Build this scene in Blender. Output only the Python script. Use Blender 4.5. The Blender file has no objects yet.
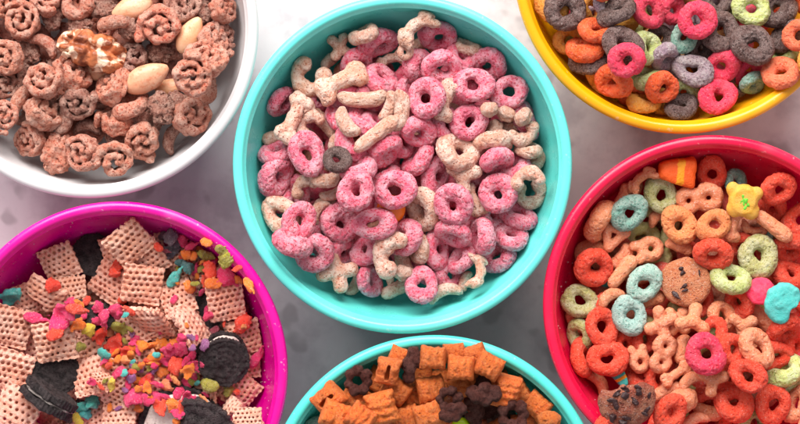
import bpy, math, random
import numpy as np
from mathutils import Matrix, Vector, Euler

# ------------------------------------------------------------------ camera, light, exposure
scn = bpy.context.scene
S = 0.00038                     # metres per photograph pixel in the plane of the bowl rims
RIM = 0.052                     # height of the bowl rims above the table
DIST = 0.80                     # camera to rim plane
CX, CY = 400.0, 212.0
cam_d = bpy.data.cameras.new('camera'); cam = bpy.data.objects.new('camera', cam_d)
scn.collection.objects.link(cam); scn.camera = cam
cam.location = (0, 0, RIM + DIST)
cam_d.sensor_width = 36; cam_d.lens = 36 * DIST / (800 * S)
cam_d.clip_start = 0.01; cam_d.clip_end = 20
cam_d.dof.use_dof = True; cam_d.dof.focus_distance = DIST + 0.002; cam_d.dof.aperture_fstop = 9

w = bpy.data.worlds.new('World'); scn.world = w; w.use_nodes = True
bg = w.node_tree.nodes['Background']
bg.inputs[0].default_value = (1.0, 0.96, 1.0, 1); bg.inputs[1].default_value = 0.41

def area(name, loc, aim, sx, sy, power, col):
    d = bpy.data.lights.new(name, 'AREA'); d.shape = 'RECTANGLE'; d.size = sx; d.size_y = sy
    d.energy = power; d.color = col
    o = bpy.data.objects.new(name, d); scn.collection.objects.link(o)
    o.location = loc
    o.rotation_euler = (Vector(aim) - Vector(loc)).to_track_quat('-Z', 'Y').to_euler()
    return o
area('window_light', (-0.20, 0.92, 0.80), (0, 0.0, 0.03), 1.3, 0.8, 32, (1.0, 0.968, 0.93))

vs = scn.view_settings
vs.view_transform = 'Standard'; vs.look = 'None'; vs.exposure = 0.30; vs.gamma = 1.0
scn.render.engine = 'CYCLES'
scn.cycles.max_bounces = 8; scn.cycles.diffuse_bounces = 4

C = scn.collection
rng = random.Random(7)

# ------------------------------------------------------------------ colours
def lin(c):
    return tuple(((v / 255) / 12.92 if v / 255 <= 0.04045 else ((v / 255 + 0.055) / 1.055) ** 2.4) for v in c)
# code -> (sRGB, word)
COL = {
 'p': ((238, 58, 106), 'pink'), 'b': ((218, 144, 112), 'beige'),
 'P': ((248, 44, 92), 'hot pink'), 'o': ((255, 98, 24), 'orange'), 'y': ((252, 166, 56), 'yellow orange'),
 'g': ((200, 208, 112), 'pale green'), 't': ((112, 176, 160), 'teal green'), 'v': ((150, 116, 134), 'dusty purple'),
 'c': ((96, 58, 50), 'chocolate brown'), 's': ((252, 124, 78), 'salmon'),
 'r': ((252, 68, 30), 'red orange'), 'n': ((226, 130, 84), 'tan'), 'f': ((230, 168, 44), 'ochre yellow'), 'A': ((228, 160, 116), 'pale'), 'l': ((168, 206, 196), 'pale blue'),
 'e': ((252, 152, 86), 'peach'), 'G': ((196, 190, 104), 'olive green'),
 'w': ((216, 116, 84), 'cocoa dusted'), 'd': ((164, 80, 58), 'dark cocoa'), 'q': ((140, 46, 28), 'reddish brown'),
 'x': ((224, 142, 110), 'toasted'), 'k': ((34, 28, 30), 'black'),
 'm': ((232, 34, 104), 'magenta pink'), 'O': ((255, 128, 10), 'bright orange'), 'a': ((240, 54, 18), 'red'),
 'u': ((70, 190, 180), 'turquoise'), 'U': ((52, 112, 112), 'dark teal'), 'L': ((160, 150, 40), 'olive'),
 'Y': ((220, 192, 50), 'yellow'), 'V': ((150, 84, 140), 'purple'), 'K': ((96, 82, 92), 'dark grey'),
 'M': ((140, 34, 60), 'maroon'), 'j': ((180, 216, 30), 'lime green'),
 'z': ((212, 100, 26), 'burnt orange'), 'h': ((72, 26, 16), 'dark chocolate'),
}

# ------------------------------------------------------------------ materials
def newmat(name):
    m = bpy.data.materials.new(name); m.use_nodes = True
    nt = m.node_tree; b = nt.nodes['Principled BSDF']
    return m, nt, b
def N(nt, t, **kw):
    n = nt.nodes.new(t)
    for k, v in kw.items():
        if k in n.inputs.keys() if isinstance(k, str) and hasattr(n.inputs, 'keys') else False: n.inputs[k].default_value = v
        else: setattr(n, k, v)
    return n
def ramp(nt, src, p0, p1, c0=0.0, c1=1.0):
    r = nt.nodes.new('ShaderNodeMapRange'); r.interpolation_type = 'SMOOTHSTEP'
    r.inputs[1].default_value = p0; r.inputs[2].default_value = p1
    r.inputs[3].default_value = c0; r.inputs[4].default_value = c1
    nt.links.new(src, r.inputs[0]); return r.outputs[0]
def noise(nt, vec, scale, detail=2, rough=0.55):
    n = nt.nodes.new('ShaderNodeTexNoise'); n.inputs['Scale'].default_value = scale
    n.inputs['Detail'].default_value = detail; n.inputs['Roughness'].default_value = rough
    nt.links.new(vec, n.inputs['Vector']); return n.outputs['Fac']
def mix(nt, fac, a, b, mode='MIX'):
    n = nt.nodes.new('ShaderNodeMix'); n.data_type = 'RGBA'; n.blend_type = mode
    for s, v in ((n.inputs[0], fac), (n.inputs[6], a), (n.inputs[7], b)):
        if isinstance(v, (int, float)): s.default_value = v
        elif isinstance(v, tuple): s.default_value = v if len(v) == 4 else v + (1,)
        else: nt.links.new(v, s)
    return n.outputs[2]
def math_(nt, op, a, b=None):
    n = nt.nodes.new('ShaderNodeMath'); n.operation = op
    for s, v in ((n.inputs[0], a), (n.inputs[1], b)):
        if v is None: continue
        if isinstance(v, (int, float)): s.default_value = v
        else: nt.links.new(v, s)
    return n.outputs[0]

def cereal_mat(name, powder=(0.92, 0.80, 0.76), pw=0.55, flecks=0.5, dark=0.45, bump=0.5, rough=0.6, scale=1.0,
               spec=0.4, sugar=0.6, attr=False, sat_fleck=True, sss=0.0, pits=0.6):
    """colour comes from the object (or, for the joined deeper layer, from a colour attribute)"""
    m, nt, b = newmat(name)
    tc = nt.nodes.new('ShaderNodeTexCoord'); oi = nt.nodes.new('ShaderNodeObjectInfo')
    mp = nt.nodes.new('ShaderNodeMapping'); mp.vector_type = 'POINT'
    geo = nt.nodes.new('ShaderNodeNewGeometry')
    if attr:
        ca = nt.nodes.new('ShaderNodeAttribute'); ca.attribute_name = 'piece_color'; col = ca.outputs['Color']
        nt.links.new(geo.outputs['Position'], mp.inputs[0])
        mp.inputs[3].default_value = (70, 70, 70)
    else:
        col = oi.outputs['Color']
        nt.links.new(tc.outputs['Object'], mp.inputs[0])
        cmb = nt.nodes.new('ShaderNodeCombineXYZ')
        off = math_(nt, 'MULTIPLY', oi.outputs['Random'], 37.0)
        for i in range(3): nt.links.new(off, cmb.inputs[i])
        nt.links.new(cmb.outputs[0], mp.inputs[1])
    v = mp.outputs[0]
    patch = noise(nt, v, 3.6 * scale, 3, 0.6)
    grain = noise(nt, v, 34 * scale, 3, 0.7)
    fk = noise(nt, v, 13 * scale, 5, 0.72)
    deep = mix(nt, 0.75, col, mix(nt, 1.0, col, col, 'MULTIPLY'))
    light = mix(nt, pw, col, powder)
    c1 = mix(nt, ramp(nt, patch, 0.36, 0.62), light, mix(nt, pw * 0.35, col, powder))
    c1 = mix(nt, math_(nt, 'MULTIPLY', ramp(nt, grain, 0.5, 0.72), 0.35 * pw), c1, powder)
    ff = math_(nt, 'MULTIPLY', ramp(nt, fk, 0.52, 0.61), flecks)
    c2 = mix(nt, ff, c1, deep)
    vo = nt.nodes.new('ShaderNodeTexVoronoi'); vo.inputs['Scale'].default_value = 12 * scale
    nt.links.new(v, vo.inputs['Vector'])
    spot = math_(nt, 'MULTIPLY', ramp(nt, vo.outputs['Distance'], 0.14, 0.24, 1, 0), dark)
    c3 = mix(nt, spot, c2, deep)
    if sugar:
        sg = math_(nt, 'MULTIPLY', ramp(nt, noise(nt, v, 24 * scale, 3, 0.7), 0.60, 0.645), sugar)
        c3 = mix(nt, sg, c3, mix(nt, 0.7, col, (0.98, 0.88, 0.82)))
    nt.links.new(c3, b.inputs['Base Color'])
    b.inputs['Roughness'].default_value = rough
    b.inputs['Specular IOR Level'].default_value = spec
    if sss:
        b.inputs['Subsurface Weight'].default_value = sss
        b.inputs['Subsurface Radius'].default_value = (0.0022, 0.001, 0.0008); b.inputs['Subsurface Scale'].default_value = 1.0
    hgt = math_(nt, 'ADD', math_(nt, 'MULTIPLY', grain, 0.7), math_(nt, 'MULTIPLY', ramp(nt, vo.outputs['Distance'], 0.0, 0.25), pits))
    bp = nt.nodes.new('ShaderNodeBump'); bp.inputs['Strength'].default_value = min(bump, 1.0); bp.inputs['Distance'].default_value = 0.0018
    nt.links.new(hgt, bp.inputs['Height']); nt.links.new(bp.outputs[0], b.inputs['Normal'])
    return m

M = {}
M['frost'] = cereal_mat('frosted_cereal', powder=(0.97, 0.60, 0.67), pw=0.68, flecks=0.8, sss=0.15, dark=0.8, bump=0.9)
M['loop'] = cereal_mat('fruit_loop', sugar=0.36, powder=(0.95, 0.74, 0.58), pw=0.10, flecks=0.6, dark=0.7, sss=0.15, bump=0.9)
M['pale_loop'] = cereal_mat('pale_loop', powder=(0.88, 0.88, 0.78), pw=0.36, flecks=0.7, dark=0.7, sss=0.15, bump=0.9)
M['grain'] = cereal_mat('toasted_grain', powder=(0.92, 0.75, 0.64), pw=0.75, flecks=0.65, dark=0.95, bump=0.8, scale=1.1)
M['grain_shiny'] = cereal_mat('glazed_grain', powder=(0.88, 0.58, 0.42), pw=0.2, flecks=0.55, dark=0.6, bump=0.5, rough=0.4, spec=0.5)
M['choc'] = cereal_mat('chocolate_loop', sugar=0.62, powder=(0.60, 0.47, 0.44), pw=0.35, flecks=0.9, dark=0.9, bump=1.0, scale=1.4)
M['puff'] = cereal_mat('dark_chocolate_puff', powder=(0.22, 0.10, 0.085), pw=0.4, flecks=0.7, dark=0.5, bump=0.9, rough=0.6, scale=1.3, spec=0.22, sugar=0)
M['cocoa'] = cereal_mat('cocoa_swirl', powder=(0.94, 0.66, 0.53), pw=0.55, flecks=0.8, dark=0.9, sugar=0.4, bump=1.0, scale=1.2)
M['wheat'] = cereal_mat('wheat_square', powder=(0.88, 0.66, 0.55), pw=0.5, flecks=0.4, dark=0.15, bump=0.5, scale=1.0, pits=0.15)
M['flake'] = cereal_mat('fruity_flake', powder=(0.95, 0.75, 0.70), pw=0.06, flecks=0.4, dark=0.3, bump=0.7, rough=0.33, scale=0.8, spec=0.6, sss=0.3)
M['pillow'] = cereal_mat('cinnamon_pillow', powder=(0.84, 0.44, 0.18), pw=0.18, sugar=0.2, flecks=0.75, dark=0.6, bump=0.7, rough=0.5, scale=0.9)
M['wafer'] = cereal_mat('black_cocoa_wafer', powder=(0.13, 0.10, 0.10), pw=0.6, flecks=0.8, dark=0.2, bump=1.0, rough=0.55, scale=2.0, sugar=0.05, spec=0.25)
M['cream'] = cereal_mat('cream_filling', powder=(0.80, 0.70, 0.64), pw=0.5, flecks=0.4, dark=0.5, bump=0.7, rough=0.6)
M['cookie'] = cereal_mat('cookie_crumb', powder=(0.76, 0.40, 0.24), pw=0.4, flecks=0.7, dark=0.7, bump=1.0, rough=0.7, scale=1.3)
M['soft'] = cereal_mat('marshmallow', powder=(0.9, 0.9, 0.88), pw=0.06, flecks=0.2, dark=0.15, bump=0.35, rough=0.6, sss=0.4, scale=0.9, sugar=0.1)
M['candy'] = cereal_mat('hard_candy', powder=(0.9, 0.6, 0.3), pw=0.0, flecks=0.05, dark=0.0, bump=0.03, rough=0.2, spec=0.6, sss=0.3, sugar=0)
M['almond'] = cereal_mat('blanched_almond', powder=(0.86, 0.62, 0.46), pw=0.4, flecks=0.45, dark=0.2, bump=0.15, rough=0.38, spec=0.5, sss=0.3, scale=0.5, sugar=0)
M['mixed'] = cereal_mat('deeper_cereal', powder=(0.8, 0.62, 0.55), pw=0.25, flecks=0.5, attr=True, scale=1.0)

def band_mat():
    m, nt, b = newmat('striped_marshmallow')
    tc = nt.nodes.new('ShaderNodeTexCoord'); oi = nt.nodes.new('ShaderNodeObjectInfo')
    sp = nt.nodes.new('ShaderNodeSeparateXYZ'); nt.links.new(tc.outputs['Object'], sp.inputs[0])
    g = noise(nt, tc.outputs['Object'], 9, 3, 0.6)
    xx = math_(nt, 'ADD', sp.outputs[0], math_(nt, 'MULTIPLY', g, 0.12))
    band = math_(nt, 'MULTIPLY', ramp(nt, xx, -0.08, -0.05), ramp(nt, xx, 0.10, 0.13, 1, 0))
    c = mix(nt, band, oi.outputs['Color'], lin((250, 160, 24)))
    nt.links.new(c, b.inputs['Base Color']); b.inputs['Roughness'].default_value = 0.6
    bp = nt.nodes.new('ShaderNodeBump'); bp.inputs['Strength'].default_value = 0.5; bp.inputs['Distance'].default_value = 0.001
    nt.links.new(noise(nt, tc.outputs['Object'], 22, 3, 0.6), bp.inputs['Height']); nt.links.new(bp.outputs[0], b.inputs['Normal'])
    return m
M['band'] = band_mat()
def walnut_mat():
    m, nt, b = newmat('walnut_kernel')
    tc = nt.nodes.new('ShaderNodeTexCoord'); v = tc.outputs['Object']
    a = noise(nt, v, 5, 4, 0.6); g = noise(nt, v, 22, 3, 0.6)
    c = mix(nt, ramp(nt, a, 0.35, 0.6), lin((116, 54, 30)), lin((190, 108, 66)))
    wv = nt.nodes.new('ShaderNodeMapping'); wv.inputs[1].default_value = (3.3, 1.7, 0.4); nt.links.new(v, wv.inputs[0])
    p = noise(nt, wv.outputs[0], 4.2, 3, 0.5)
    c = mix(nt, ramp(nt, p, 0.54, 0.61), c, lin((238, 200, 172)))
    c = mix(nt, math_(nt, 'MULTIPLY', ramp(nt, g, 0.55, 0.7), 0.4), c, lin((96, 40, 22)))
    nt.links.new(c, b.inputs['Base Color']); b.inputs['Roughness'].default_value = 0.48
    bp = nt.nodes.new('ShaderNodeBump'); bp.inputs['Strength'].default_value = 0.4; bp.inputs['Distance'].default_value = 0.001
    nt.links.new(g, bp.inputs['Height']); nt.links.new(bp.outputs[0], b.inputs['Normal'])
    return m
M['walnut'] = walnut_mat()

def flat_mat(name, rgb, rough=0.5, bump=0.2, sc=300):
    m, nt, b = newmat(name)
    tc = nt.nodes.new('ShaderNodeTexCoord')
    g = noise(nt, tc.outputs['Object'], sc, 3, 0.6)
    c = mix(nt, ramp(nt, g, 0.35, 0.7), tuple(0.7 * x for x in lin(rgb)), lin(rgb))
    nt.links.new(c, b.inputs['Base Color']); b.inputs['Roughness'].default_value = rough
    bp = nt.nodes.new('ShaderNodeBump'); bp.inputs['Strength'].default_value = bump; bp.inputs['Distance'].default_value = 0.0005
    nt.links.new(g, bp.inputs['Height']); nt.links.new(bp.outputs[0], b.inputs['Normal'])
    return m
M['chip'] = flat_mat('chocolate_chip', (58, 26, 26), 0.4, 0.6, 8)
M['green_icing'] = flat_mat('green_icing', (120, 214, 60), 0.5, 0.3, 6)
M['stripe_yellow'] = flat_mat('yellow_stripe', (250, 168, 20), 0.5, 0.2, 5)
M['crumb'] = flat_mat('pale_crumb', (226, 190, 190), 0.7, 0.3, 900)

def plastic(name, rgb, rough=0.28, dust=0.12, sss=0.0):
    m, nt, b = newmat(name)
    tc = nt.nodes.new('ShaderNodeTexCoord'); v = tc.outputs['Object']
    n1 = noise(nt, v, 45, 4, 0.6); n2 = noise(nt, v, 420, 2, 0.6); n3 = noise(nt, v, 18, 3, 0.5)
    base = lin(rgb)
    c = mix(nt, ramp(nt, n1, 0.3, 0.7), tuple(x * 0.93 for x in base), base)
    sp = math_(nt, 'MULTIPLY', ramp(nt, n2, 0.66, 0.74), dust)
    sm = math_(nt, 'MULTIPLY', math_(nt, 'MULTIPLY', ramp(nt, n3, 0.5, 0.75), ramp(nt, n1, 0.4, 0.7)), dust * 0.6)
    c = mix(nt, math_(nt, 'MAXIMUM', sp, sm), c, (0.82, 0.78, 0.76))
    nt.links.new(c, b.inputs['Base Color'])
    nt.links.new(ramp(nt, n1, 0.3, 0.75, rough - 0.05, rough + 0.12), b.inputs['Roughness'])
    b.inputs['Specular IOR Level'].default_value = 0.5
    if sss:
        b.inputs['Subsurface Weight'].default_value = sss
        b.inputs['Subsurface Radius'].default_value = (0.004, 0.004, 0.004); b.inputs['Subsurface Scale'].default_value = 1.0
    bp = nt.nodes.new('ShaderNodeBump'); bp.inputs['Strength'].default_value = 0.08; bp.inputs['Distance'].default_value = 0.0006
    nt.links.new(n1, bp.inputs['Height']); nt.links.new(bp.outputs[0], b.inputs['Normal'])
    return m

def table_mat():
    m, nt, b = newmat('pale_marble_table')
    tc = nt.nodes.new('ShaderNodeTexCoord'); v = tc.outputs['Object']
    big = noise(nt, v, 7, 5, 0.6); med = noise(nt, v, 34, 5, 0.62); fine = noise(nt, v, 260, 3, 0.6)
    c = mix(nt, ramp(nt, big, 0.35, 0.68), lin((224, 215, 217)), lin((196, 182, 188)))
    c = mix(nt, math_(nt, 'MULTIPLY', ramp(nt, med, 0.46, 0.66), 0.6), c, lin((164, 150, 158)))
    bl = noise(nt, v, 60, 2, 0.45)
    c = mix(nt, math_(nt, 'MULTIPLY', ramp(nt, bl, 0.60, 0.68), 0.6), c, lin((150, 138, 142)))
    c = mix(nt, math_(nt, 'MULTIPLY', ramp(nt, fine, 0.55, 0.75), 0.18), c, lin((170, 158, 160)))
    nt.links.new(c, b.inputs['Base Color']); b.inputs['Roughness'].default_value = 0.5
    bp = nt.nodes.new('ShaderNodeBump'); bp.inputs['Strength'].default_value = 0.25; bp.inputs['Distance'].default_value = 0.0006
    nt.links.new(med, bp.inputs['Height']); nt.links.new(bp.outputs[0], b.inputs['Normal'])
    return m

# ------------------------------------------------------------------ table
def mesh_obj(name, verts, faces, mat, parent=None, smooth=True):
    me = bpy.data.meshes.new(name); me.from_pydata([tuple(v) for v in verts], [], [tuple(f) for f in faces]); me.update()
    if smooth: me.polygons.foreach_set('use_smooth', [True] * len(me.polygons))
    if mat: me.materials.append(mat)
    o = bpy.data.objects.new(name, me); C.objects.link(o)
    if parent: o.parent = parent
    return o
T = 0.9
tb = mesh_obj('table', [(-T, -T, 0), (T, -T, 0), (T, T, 0), (-T, T, 0), (-T, -T, -0.03), (T, -T, -0.03), (T, T, -0.03), (-T, T, -0.03)],
              [(0, 1, 2, 3), (7, 6, 5, 4), (0, 4, 5, 1), (1, 5, 6, 2), (2, 6, 7, 3), (3, 7, 4, 0)], table_mat(), smooth=False)
tb['kind'] = 'structure'; tb['label'] = 'pale grey marbled table under all the bowls'

# ------------------------------------------------------------------ bowls
RO = 170.2 * S                         # outer rim radius
PROF_IN = [(0, .0035), (14, .0035), (28, .0042), (36, .0070), (43.5, .0120), (49.6, .0190), (53.6, .0265), (56.3, .0335), (58.3, .0400), (59.5, .0455), (60.3, .0503)]
def inner_h(r_mm):                     # inner surface height above the table at radius r (mm)
    return np.interp(r_mm, [p[0] for p in PROF_IN] + [61.0, 64.7, 65.5], [p[1] for p in PROF_IN] + [RIM, RIM, 0.0])
def lathe(name, prof, mat, parent=None, seg=160):
    vs_, fs = [], []
    n = len(prof)
    for i in range(seg):
        a = 2 * math.pi * i / seg
        for r, z in prof: vs_.append((r * math.cos(a), r * math.sin(a), z))
    for i in range(seg):
        j = (i + 1) % seg
        for k in range(n - 1):
            fs.append((i * n + k, j * n + k, j * n + k + 1, i * n + k + 1))
    return mesh_obj(name, vs_, fs, mat, parent)
def smooth_prof(pts, k=5):
    p = [Vector((a, b)) for a, b in pts]; out = []
    for i in range(len(p) - 1):
        a, b, c, d = p[max(i - 1, 0)], p[i], p[i + 1], p[min(i + 2, len(p) - 1)]
        for t in np.linspace(0, 1, k, endpoint=False):
            out.append(0.5 * ((2 * b) + (c - a) * t + (2 * a - 5 * b + 4 * c - d) * t * t + (3 * b - a - 3 * c + d) * t ** 3))
    out.append(p[-1]); return [(max(q.x, 0), q.y) for q in out]
BOWL = {   # centre in photograph pixels
 'mid': (402.5, 164.0, (104, 232, 222), 'turquoise bowl in the middle heaped with pink rings', 'middle turquoise bowl'),
 'white': (88.0, 28.0, (220, 217, 218), 'white bowl of cocoa swirls and nuts, cut off by the top left corner', 'white bowl'),
 'mag': (117.5, 371.5, (224, 0, 146), 'magenta bowl of wheat squares, cookies and bright flakes', 'magenta bowl'),
 'red': (713.5, 305.0, (230, 14, 66), 'crimson bowl of orange rings and tan shapes at the right', 'crimson bowl'),
 'yel': (683.5, -36.5, (242, 166, 6), 'yellow bowl of mixed colourful rings at the top right', 'yellow bowl'),
 'low': (434.5, 505.5, (86, 222, 208), 'turquoise bowl of orange pillows and chocolate puffs at the bottom edge', 'bottom turquoise bowl'),
}
def px(x, y, z):                       # photograph pixel -> table coordinates of a point at height z
    k = (RIM + DIST - z) / DIST
    return (x - CX) * S * k, (CY - y) * S * k
bowl_xy = {}
for key, (bx, by, rgb, label, short) in BOWL.items():
    m = plastic(key + '_plastic', rgb, 0.28 if key != 'white' else 0.34, 0.17 if key not in ('mag',) else 0.26)
    pin = smooth_prof([(r / 1000, z) for r, z in PROF_IN])
    pout = [(r + 0.0022, z - 0.0012) for r, z in pin if z > 0.0065]
    out = [(0, 0.0018), (0.026, 0.0018), (0.0275, 0.0), (0.0305, 0.0), (0.0325, 0.0022)] + [q for q in pout if q[0] > 0.035]
    prof = pin + [(0.0618, 0.0500)] + out[::-1]
    b = lathe('bowl', prof, m)
    x, y = px(bx, by, RIM); b.location = (x, y, 0); bowl_xy[key] = (x, y)
    # rolled lip
    lip = [(0.0596, 0.0494), (0.0604, 0.0505), (0.0609, 0.0514), (0.0615, 0.0519), (0.0624, 0.0521), (0.0634, 0.0519), (0.0642, 0.0513),
           (0.0646, 0.0503), (0.0646, 0.0488), (0.0641, 0.0478), (0.0632, 0.0476), (0.0612, 0.0482), (0.0596, 0.0494)]
    lathe('rim', smooth_prof(lip, 3), m, b)
    b['label'] = label; b['category'] = 'bowl'; b['group'] = 'plastic bowls packed side by side'

# ------------------------------------------------------------------ solid modelling: distance field -> mesh (surface nets)
def hash3(ix, iy, iz, seed):
    h = (ix * 374761393 + iy * 668265263 + iz * 2147483647 + seed * 144665) & 0xffffffff
    h = ((h ^ (h >> 13)) * 1274126177) & 0xffffffff
    h = ((h ^ (h >> 16)) * 2246822519) & 0xffffffff
    return ((h ^ (h >> 15)) & 0xffff) / 32767.5 - 1.0
def vnoise(P, f, seed):
    q = P * f + 1000.37 + seed * 3.17
    i = np.floor(q).astype(np.int64); t = q - i; t = t * t * (3 - 2 * t)
    r = 0
    for dx in (0, 1):
        wx = t[..., 0] if dx else 1 - t[..., 0]
        for dy in (0, 1):
            wy = t[..., 1] if dy else 1 - t[..., 1]
            for dz in (0, 1):
                wz = t[..., 2] if dz else 1 - t[..., 2]
                r = r + wx * wy * wz * hash3(i[..., 0] + dx, i[..., 1] + dy, i[..., 2] + dz, seed)
    return r
def grid(ext, h):
    ax = [np.arange(-e - 2 * h, e + 2.01 * h, h) for e in ext]
    return np.stack(np.meshgrid(*ax, indexing='ij'), -1), np.array([a[0] for a in ax])
def surfnet(F, lo, h):
    s = F < 0
    nx, ny, nz = F.shape
    acc = np.zeros((nx - 1, ny - 1, nz - 1, 3)); cnt = np.zeros((nx - 1, ny - 1, nz - 1))
    for ax in range(3):
        o = [i for i in range(3) if i != ax]
        for a in (0, 1):
            for b in (0, 1):
                sl0 = [None] * 3; sl1 = [None] * 3
                sl0[ax] = slice(0, -1); sl1[ax] = slice(1, None)
                for k, q in zip(o, (a, b)):
                    sl0[k] = sl1[k] = slice(q, F.shape[k] - 1 + q)
                f0 = F[tuple(sl0)]; f1 = F[tuple(sl1)]
                c = (f0 < 0) != (f1 < 0)
                t = np.where(c, f0 / np.where(c, f0 - f1, 1), 0)
                acc[..., ax] += np.where(c, t, 0); acc[..., o[0]] += np.where(c, a, 0); acc[..., o[1]] += np.where(c, b, 0)
                cnt += c
    act = cnt > 0
    idx = -np.ones(act.shape, int); idx[act] = np.arange(act.sum())
    ijk = np.argwhere(act)
    V = lo + h * (ijk + acc[act] / cnt[act][:, None])
    faces = []
    for ax in range(3):
        o = [(ax + 1) % 3, (ax + 2) % 3]
        s0 = [slice(None)] * 3; s1 = [slice(None)] * 3
        s0[ax] = slice(0, -1); s1[ax] = slice(1, None)
        for k in o: s0[k] = slice(1, -1); s1[k] = slice(1, -1)
        a0 = s[tuple(s0)]; a1 = s[tuple(s1)]
        e = np.argwhere(a0 != a1); fl = a1[tuple(e.T)]
        base = e.copy()
        def cell(d0, d1):
            q = base.copy(); q[:, o[0]] += d0; q[:, o[1]] += d1
            return idx[tuple(q.T)]
        quad = np.stack([cell(0, 0), cell(1, 0), cell(1, 1), cell(0, 1)], 1)
        quad[fl] = quad[fl][:, ::-1]
        faces.append(quad)
    return V, np.concatenate(faces)
def smin(a, b, k):
    h = np.clip(0.5 + 0.5 * (b - a) / k, 0, 1)
    return b + (a - b) * h - k * h * (1 - h)
def L(*c): return np.sqrt(sum(x * x for x in c))
def capsule(P, a, b, ra, rb=None):
    rb = ra if rb is None else rb
    a = np.array(a, float); d = np.array(b, float) - a
    t = np.clip(((P - a) @ d) / (d @ d), 0, 1)
    return np.linalg.norm(P - (a + t[..., None] * d), axis=-1) - (ra + (rb - ra) * t)
def rough(P, d, seed, a1=.017, a2=.010, a3=.010, pit=.075):
    d = d + a1 * vnoise(P, 4.2, seed) + a2 * vnoise(P, 9, seed + 1) + a3 * vnoise(P, 19, seed + 2)
    if pit: d = d + pit * np.maximum(0, vnoise(P, 15, seed + 3) - 0.30) + pit * .5 * np.maximum(0, vnoise(P, 24, seed + 5) - 0.3)
    return d
R3 = lambda seed: np.random.RandomState(seed)

def f_ring(seed, chub=1.0):
    r_ = R3(seed)
    ph = r_.uniform(0, 6.28, 4); e = r_.uniform(.90, 1.10); k1, k2 = r_.uniform(.008, .026, 2)
    def f(P):
        x, y, z = P[..., 0] * e, P[..., 1] / e, P[..., 2]
        th = np.arctan2(y, x)
        R = .312 + k1 * np.sin(2 * th + ph[0]) + k2 * .7 * np.sin(3 * th + ph[1])
        r = (.190 + .016 * np.sin(th + ph[2]) + .012 * np.sin(2 * th + ph[3])) * chub
        z2 = z + .02 * np.sin(2 * th + ph[1])
        return rough(P, L(L(x, y) - R, z2 * .95) - r, seed)
    return f, (.62, .62, .27)
def f_bone(seed, bend=0.0, fat=1.0):
    r_ = R3(seed); j = lambda: r_.uniform(-.03, .03)
    def f(P):
        P2 = P.copy(); P2[..., 1] = P[..., 1] + bend * (P[..., 0] ** 2 * 4 - .3)
        d = capsule(P2, (-.30, j(), 0), (.30, j(), 0), .15 * fat, .15 * fat)
        for sx in (-1, 1):
            for sy in (-1, 1):
                d = smin(d, np.linalg.norm(P2 - np.array((sx * .345 + j(), sy * .115 + j(), j())), axis=-1) - .15 * fat, .07)
        return rough(P, d, seed, .016, .010, .009, .07)
    return f, (.58, .46, .26)
def f_stick(seed, fat=.2, bend=.12):
    def f(P):
        P2 = P.copy(); P2[..., 1] = P[..., 1] + bend * (P[..., 0] ** 2 * 4 - .3)
        d = capsule(P2, (-.29, 0, 0), (.29, 0, 0), fat * 1.15, fat * 1.25)
        return rough(P, d, seed, .022, .012, .009, .07)
    return f, (.62, .46, .36)
def f_cres(seed, span=1.75, R=.31, r=.19):
    def f(P):
        th = np.clip(np.arctan2(P[..., 0], P[..., 1] + .12), -span, span)
        d = L(P[..., 0] - R * np.sin(th), P[..., 1] + .12 - R * np.cos(th), P[..., 2]) - r * (1 + .15 * np.sin(th * 3 + seed))
        return rough(P, d, seed, .018, .011, .009, .07)
    return f, (.62, .66, .28)
def f_lobes(seed, n):
    r_ = R3(seed)
    an = [2 * math.pi * i / n + r_.uniform(-.2, .2) for i in range(n)]
    def f(P):
        d = np.linalg.norm(P, axis=-1) - .19
        for a in an:
            e = (.34 * math.cos(a), .34 * math.sin(a), r_.uniform(-.03, .03))
            d = smin(d, capsule(P, (0, 0, 0), e, .155, .175), .06)
        return rough(P, d, seed, .016, .010, .008, .06)
    return f, (.6, .6, .27)
def f_letter(seed, kind):
    def f(P):
        x, y, z = P[..., 0], P[..., 1], P[..., 2]
        if kind == 0:      # a loop with two feet
            d = L(L(x + .12, y * 1.1) - .22, z) - .15
            d = smin(d, capsule(P, (.05, .14, 0), (.28, .20, 0), .135), .05)
            d = smin(d, capsule(P, (.05, -.14, 0), (.28, -.17, 0), .135), .05)
        elif kind == 1:    # figure of eight
            d = L(L(x + .22, y) - .17, z) - .135
            d = smin(d, L(L(x - .20, y) - .19, z) - .14, .06)
        else:              # triangle loop
            p = [(-.30, -.24, 0), (.30, -.24, 0), (.02, .32, 0)]
            d = capsule(P, p[0], p[1], .12)
            d = smin(d, capsule(P, p[1], p[2], .13), .05); d = smin(d, capsule(P, p[2], p[0], .13), .05)
        return rough(P, d, seed, .018, .012, .008, .04)
    return f, (.6, .54, .24)
def f_nub(seed):
    def f(P):
        d = capsule(P, (-.1, 0, 0), (.12, 0, 0), .40, .36)
        return rough(P * .5, d, seed, .06, .04, .02, .1)
    return f, (.6, .5, .5)
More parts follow.
